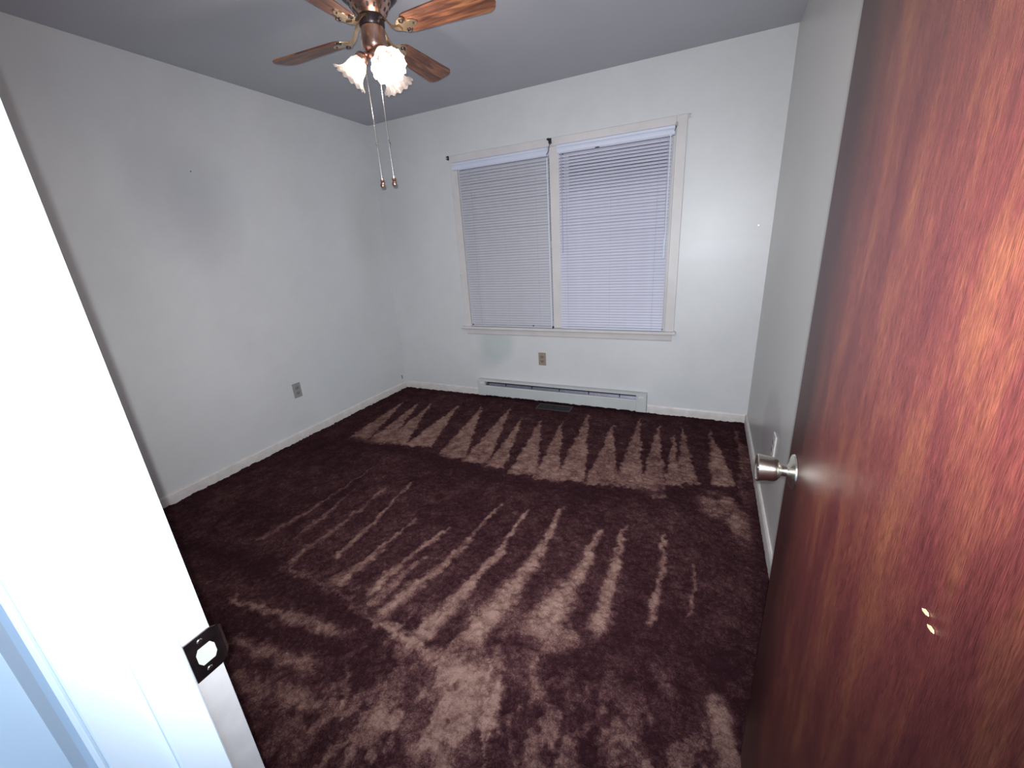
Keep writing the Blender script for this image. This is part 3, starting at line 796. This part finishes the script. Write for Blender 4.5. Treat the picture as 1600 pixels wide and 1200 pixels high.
# ================================================================== OUTLETS
def outlet(loc, rz, label, mat, dark):
    t = thing('wall_outlet', label, 'outlet', loc, rz)
    obj('cover_plate', B((-.035, -.006, -.058), (.035, 0, .058), .0025), mat, t)
    for dz in (-.020, .020):
        bm = bmesh.new()
        pts = []
        for k in range(24):
            a = 2 * PI * k / 24
            pts.append((.0172 * math.cos(a), max(-.0125, min(.0125, .0172 * math.sin(a)))))
        prism(bm, pts, .003, .0005, Matrix.Translation((0, -.0055, dz)) @ Matrix.Rotation(PI / 2, 4, 'X'))
        rc = obj('receptacle', bm, dark, t)
        for dx, hh in ((-.0062, .0042), (.0062, .0034)):
            obj('slot', B((dx - .0012, -.0089, dz + .002 - hh), (dx + .0012, -.0082, dz + .002 + hh)), M['slot'], rc)
        bm = bmesh.new(); lathe(bm, [(.0001, .0003), (.0024, .0003), (.0024, -.0004)], 10, Matrix.Translation((0, -.0086, dz - .0075)) @ Matrix.Rotation(PI / 2, 4, 'X'))
        obj('ground_hole', bm, M['slot'], rc)
    bm = bmesh.new(); lathe(bm, [(.0001, .0012), (.002, .001), (.0032, 0)], 12, Matrix.Translation((0, -.006, 0)) @ Matrix.Rotation(PI / 2, 4, 'X'))
    obj('screw', bm, M['nickel'], t, True)
    return t
M['beige_dark'] = simple('tan_receptacle', (.22, .17, .145), 0.4, var=.06)
M['grey_dark'] = simple('grey_receptacle', (.20, .20, .20), 0.4, var=.06)
outlet((1.572, D, .395), 0, 'tan electrical outlet below the window, above the heater', M['beige'], M['beige_dark'])
outlet((0, 2.013, .389), PI / 2, 'grey electrical outlet low on the left wall', M['grey_plastic'], M['grey_dark'])
outlet((W, 2.053, .405), -PI / 2, 'white electrical outlet on the right wall, above the door knob', M['white_plastic'], M['grey_plastic'])

# small wall fittings and nails
t = thing('cable_stub', 'short dark cable stub near the floor in the far left corner', 'cable', (.002, 3.205, .125))
bm = bmesh.new(); tube(bm, [(0, 0, .016), (.010, 0, .012), (.013, -.003, 0), (.012, -.004, -.016)], .0035, 7); obj('cable', bm, M['dark_metal'], t, True)
obj('clip', B((-.002, -.006, .010), (.004, .006, .022), .001), M['white_plastic'], t)
def nail(loc, axis, label):
    t = thing('nail', label, 'nail', loc)
    bm = bmesh.new()
    mt = Matrix.Rotation(PI / 2, 4, 'Y') if axis == 'x' else Matrix.Rotation(PI / 2, 4, 'X')
    lathe(bm, [(.0001, .006), (.0035, .006), (.0038, .005), (.0014, .0045), (.0014, 0)], 10, mt)
    obj('nail_head', bm, M['dark_nickel'], t, True)
nail((0, 1.678, 1.891), 'x', 'single nail high on the left wall')
nail((3.110, D, 1.386), 'y', 'single nail in the wall right of the window')
nail((.812, D, 1.134), 'y', 'single nail in the wall just left of the window casing')

# ================================================================== CEILING FAN
FX, FY, BZ = 1.536, 1.639, 2.200
fan = thing('ceiling_fan', 'four-blade wood and copper ceiling fan with three lit glass shades', 'ceiling fan', (FX, FY, H))
def fz(z): return z - H            # heights in the fan's own frame
def L_(name, prof, mat, n=48, par=fan, mtx=None, **kw):
    bm = bmesh.new(); lathe(bm, [(r, fz(z)) for r, z in prof], n, mtx, **kw); return obj(name, bm, mat, par, True)
L_('motor_housing', [(.078, 2.44), (.080, 2.432), (.092, 2.425), (.108, 2.405), (.118, 2.385), (.120, 2.345), (.116, 2.330), (.104, 2.318), (.088, 2.312), (.03, 2.312)], M['dark_metal'])
L_('copper_band', [(.1205, 2.380), (.1225, 2.376), (.1225, 2.352), (.1205, 2.348)], M['copper'])
vr = L_('vent_ring', [(.086, 2.313), (.084, 2.304), (.072, 2.282), (.058, 2.264), (.050, 2.257), (.02, 2.256)], M['copper'])
for row, (r, z, hh) in enumerate(((.078, 2.2925, .0055), (.0645, 2.2725, .0068))):
    nn = 16
    for k in range(nn):
        a = 2 * PI * (k + .5 * row) / nn
        bm = bmesh.new()
        box(bm, (-.0018, -.0042, -hh), (.0018, .0042, hh), .0008,
            Matrix.Translation((r * math.cos(a), r * math.sin(a), fz(z))) @ Matrix.Rotation(a, 4, 'Z') @ Matrix.Rotation(math.radians(34), 4, 'Y'))
        obj('vent_slot', bm, M['slot'], vr)
L_('flywheel', [(.02, 2.258), (.049, 2.257), (.050, 2.252), (.050, 2.228), (.047, 2.222), (.02, 2.222)], M['dark_metal'])
L_('switch_housing', [(.02, 2.223), (.044, 2.222), (.0465, 2.216), (.0475, 2.190), (.0465, 2.160), (.043, 2.148), (.034, 2.141), (.016, 2.138)], M['copper'])
L_('light_fitter', [(.014, 2.140), (.030, 2.139), (.034, 2.130), (.030, 2.118), (.018, 2.110), (.010, 2.103), (.006, 2.096), (.0001, 2.094)], M['copper'])

PIT = math.radians(-11.9)
def blade_outline():
    pts = []
    R0, R1 = .150, .533
    hw0, hw1 = .048, .066
    pts += [(R0, -.030), (R0 + .012, -hw0 + .004), (R0 + .03, -hw0)]
    pts += [(R1 - .034, -hw1), (R1 - .012, -hw1 + .012), (R1, -hw1 + .034)]
    pts += [(R1, hw1 - .034), (R1 - .012, hw1 - .012), (R1 - .034, hw1)]
    pts += [(R0 + .03, hw0), (R0 + .012, hw0 - .004), (R0, .030)]
    return pts
bm = bmesh.new(); prism(bm, blade_outline(), .006, .0012)
blade0 = obj('blade', bm, M['blade'], fan)
# ornamental blade iron: curved arm, spade plate with scrolls, screws
def iron_parts(par):
    bm = bmesh.new()
    path = [(.044, .044), (.060, .042), (.078, .026), (.094, .006), (.112, -.004), (.135, -.006)]
    wd = [.016, .015, .012, .011, .013, .018]
    top = []; bot = []
    for (x, z), w_ in zip(path, wd):
        top.append([bm.verts.new((x, -w_, z + .004)), bm.verts.new((x, w_, z + .004))])
        bot.append([bm.verts.new((x, -w_ * .7, z - .004)), bm.verts.new((x, w_ * .7, z - .004))])
    for i in range(len(path) - 1):
        bm.faces.new((top[i][0], top[i + 1][0], top[i + 1][1], top[i][1]))
        bm.faces.new((bot[i][0], bot[i][1], bot[i + 1][1], bot[i + 1][0]))
        bm.faces.new((top[i][0], bot[i][0], bot[i + 1][0], top[i + 1][0]))
        bm.faces.new((top[i][1], top[i + 1][1], bot[i + 1][1], bot[i][1]))
    bm.faces.new((top[0][0], top[0][1], bot[0][1], bot[0][0])); bm.faces.new((top[-1][0], bot[-1][0], bot[-1][1], top[-1][1]))
    arm = obj('blade_iron', bm, M['brass'], par, True)
    bm = bmesh.new()
    half = [(.120, .012), (.132, .026), (.146, .040), (.160, .045), (.171, .040), (.174, .030), (.168, .022), (.176, .020), (.190, .020), (.202, .013), (.212, .004)]
    pts = half + [(x, -y) for x, y in half[::-1]]
    prism(bm, pts, .004, .001, Matrix.Translation((0, 0, -.0042)))
    pl = obj('spade_plate', bm, M['brass'], arm)
    for s in (-1, 1):
        bm = bmesh.new()
        pts3 = [(.158 + .012 * math.cos(a) * (1 - a / 11), s * (.027 + .012 * math.sin(a) * (1 - a / 11)), -.0055) for a in [j * .55 for j in range(13)]]
        tube(bm, pts3, .0022, 6); obj('scroll', bm, M['dark_metal'], arm, True)
    for (x, y) in ((.196, 0), (.160, .036), (.160, -.036)):
        bm = bmesh.new(); lathe(bm, [(.0001, -.0075), (.003, -.0070), (.0045, -.0045)], 10, Matrix.Translation((x, y, 0)))
        obj('screw', bm, M['dark_metal'], arm, True)
    return arm
iron0 = iron_parts(fan)
for k in range(4):
    a = math.radians(92.38 + 90 * k)
    bl = blade0 if k == 0 else blade0.copy()
    ir = iron0 if k == 0 else copy_tree(iron0, fan)
    if k: COL.objects.link(bl); bl.parent = fan
    mt = Matrix.Translation((0, 0, fz(BZ))) @ Matrix.Rotation(a, 4, 'Z')
    bl.matrix_local = mt @ Matrix.Rotation(PIT, 4, 'X')
    ir.matrix_local = mt @ Matrix.Rotation(PIT * .55, 4, 'X')

# light kit: three arms, sockets, ruffled bell shades, bulbs
TILT = math.radians(42)
def shade_unit(az, lit=True):
    ca, sa = math.cos(az), math.sin(az)
    ax = Vector((math.sin(TILT) * ca, math.sin(TILT) * sa, -math.cos(TILT)))
    q = Vector((0, 0, 1)).rotation_difference(ax).to_matrix().to_4x4()
    neck = Vector((ca * .046, sa * .046, fz(2.135)))
    bm = bmesh.new()
    tube(bm, [(ca * .018, sa * .018, fz(2.128)), (ca * .030, sa * .030, fz(2.133)), tuple(neck), tuple(neck + ax * .012)], [.008, .008, .009, .011], 12)
    arm = obj('light_arm', bm, M['copper'], fan, True)
    mt = Matrix.Translation(neck) @ q
    bm = bmesh.new(); lathe(bm, [(.0001, .000), (.014, .000), (.022, .006), (.0265, .012), (.0275, .024), (.0255, .026), (.0245, .014), (.0001, .012)], 28, mt)
    obj('socket_cup', bm, M['copper'], arm, True)
    # ruffled bell
    prof = [(.0235, .016), (.0240, .026), (.0290, .034), (.0355, .044), (.0390, .058), (.0410, .074), (.0455, .088), (.0540, .100), (.0640, .108), (.0700, .112)]
    def rim(i, a, r):
        t_ = max(0, (i - 5) / 4.0); rib = max(0, (i - 2) / 7.0)
        return (r * (1 + .010 * rib * math.cos(36 * a)) + .0022 * t_ * t_ * math.cos(14 * a), .0034 * t_ * t_ * math.sin(14 * a + .6))
    bm = bmesh.new(); lathe(bm, prof, 144, mt, rim)
    sh = obj('lamp_shade', bm, M['shade'], fan, True); sh['label'] = 'frosted bell glass with a ruffled rim'
    bm = bmesh.new(); lathe(bm, [(.0001, .024), (.012, .024), (.0125, .040), (.019, .054), (.0235, .068), (.0225, .080), (.016, .090), (.007, .0945), (.0001, .095)], 24, mt)
    obj('bulb', bm, M['bulb' if lit else 'bulb_off'], sh, True)
    return neck + ax * (.124 if lit else .10)
for az, pw in ((-30, 12.0), (-150, 1.1), (90, .6)):
    p = shade_unit(math.radians(az), pw > 1)
    light('fan_bulb_light', 'POINT', (FX + p.x, FY + p.y, H + p.z), pw, (1.0, .86, .74), shadow_soft_size=.012)

# pull chains with little copper bobs
def chain(x, y, z0, z1, sway):
    pts = []
    n = 60
    bm = bmesh.new()
    for k in range(n + 1):
        t_ = k / n
        pts.append((x + sway * math.sin(t_ * 2.2) * .004, y, fz(z0 + (z1 - z0) * t_)))
    tube(bm, pts, .0009, 5)
    nb = int((z0 - z1) / .009)
    for k in range(nb):
        z = z0 - (k + .5) * .009
        t_ = (z0 - z) / (z0 - z1)
        bmesh.ops.create_icosphere(bm, subdivisions=1, radius=.0016, matrix=Matrix.Translation((x + sway * math.sin(t_ * 2.2) * .004, y, fz(z))))
    c = obj('pull_chain', bm, M['nickel'], fan)
    xe = x + sway * math.sin(2.2) * .004
    bm = bmesh.new()
    lathe(bm, [(.0001, fz(z1 + .002)), (.003, fz(z1)), (.0052, fz(z1 - .004)), (.0095, fz(z1 - .008)), (.0100, fz(z1 - .014)), (.0065, fz(z1 - .018)), (.0075, fz(z1 - .021)), (.0115, fz(z1 - .026)), (.0120, fz(z1 - .033)), (.0085, fz(z1 - .039)), (.0001, fz(z1 - .041))], 20, Matrix.Translation((xe, y, 0)))
    obj('chain_bob', bm, M['copper'], c, True)
    zc = z1 + .135
    bm = bmesh.new(); lathe(bm, [(.0001, fz(zc + .007)), (.003, fz(zc + .005)), (.0035, fz(zc - .005)), (.0001, fz(zc - .007))], 10, Matrix.Translation((x, y, 0)))
    obj('chain_coupling', bm, M['nickel'], c, True)
chain(1.4953 - FX, 1.608 - FY, 2.215, 1.675, 1)
chain(1.5745 - FX, 1.600 - FY, 2.225, 1.673, -1)
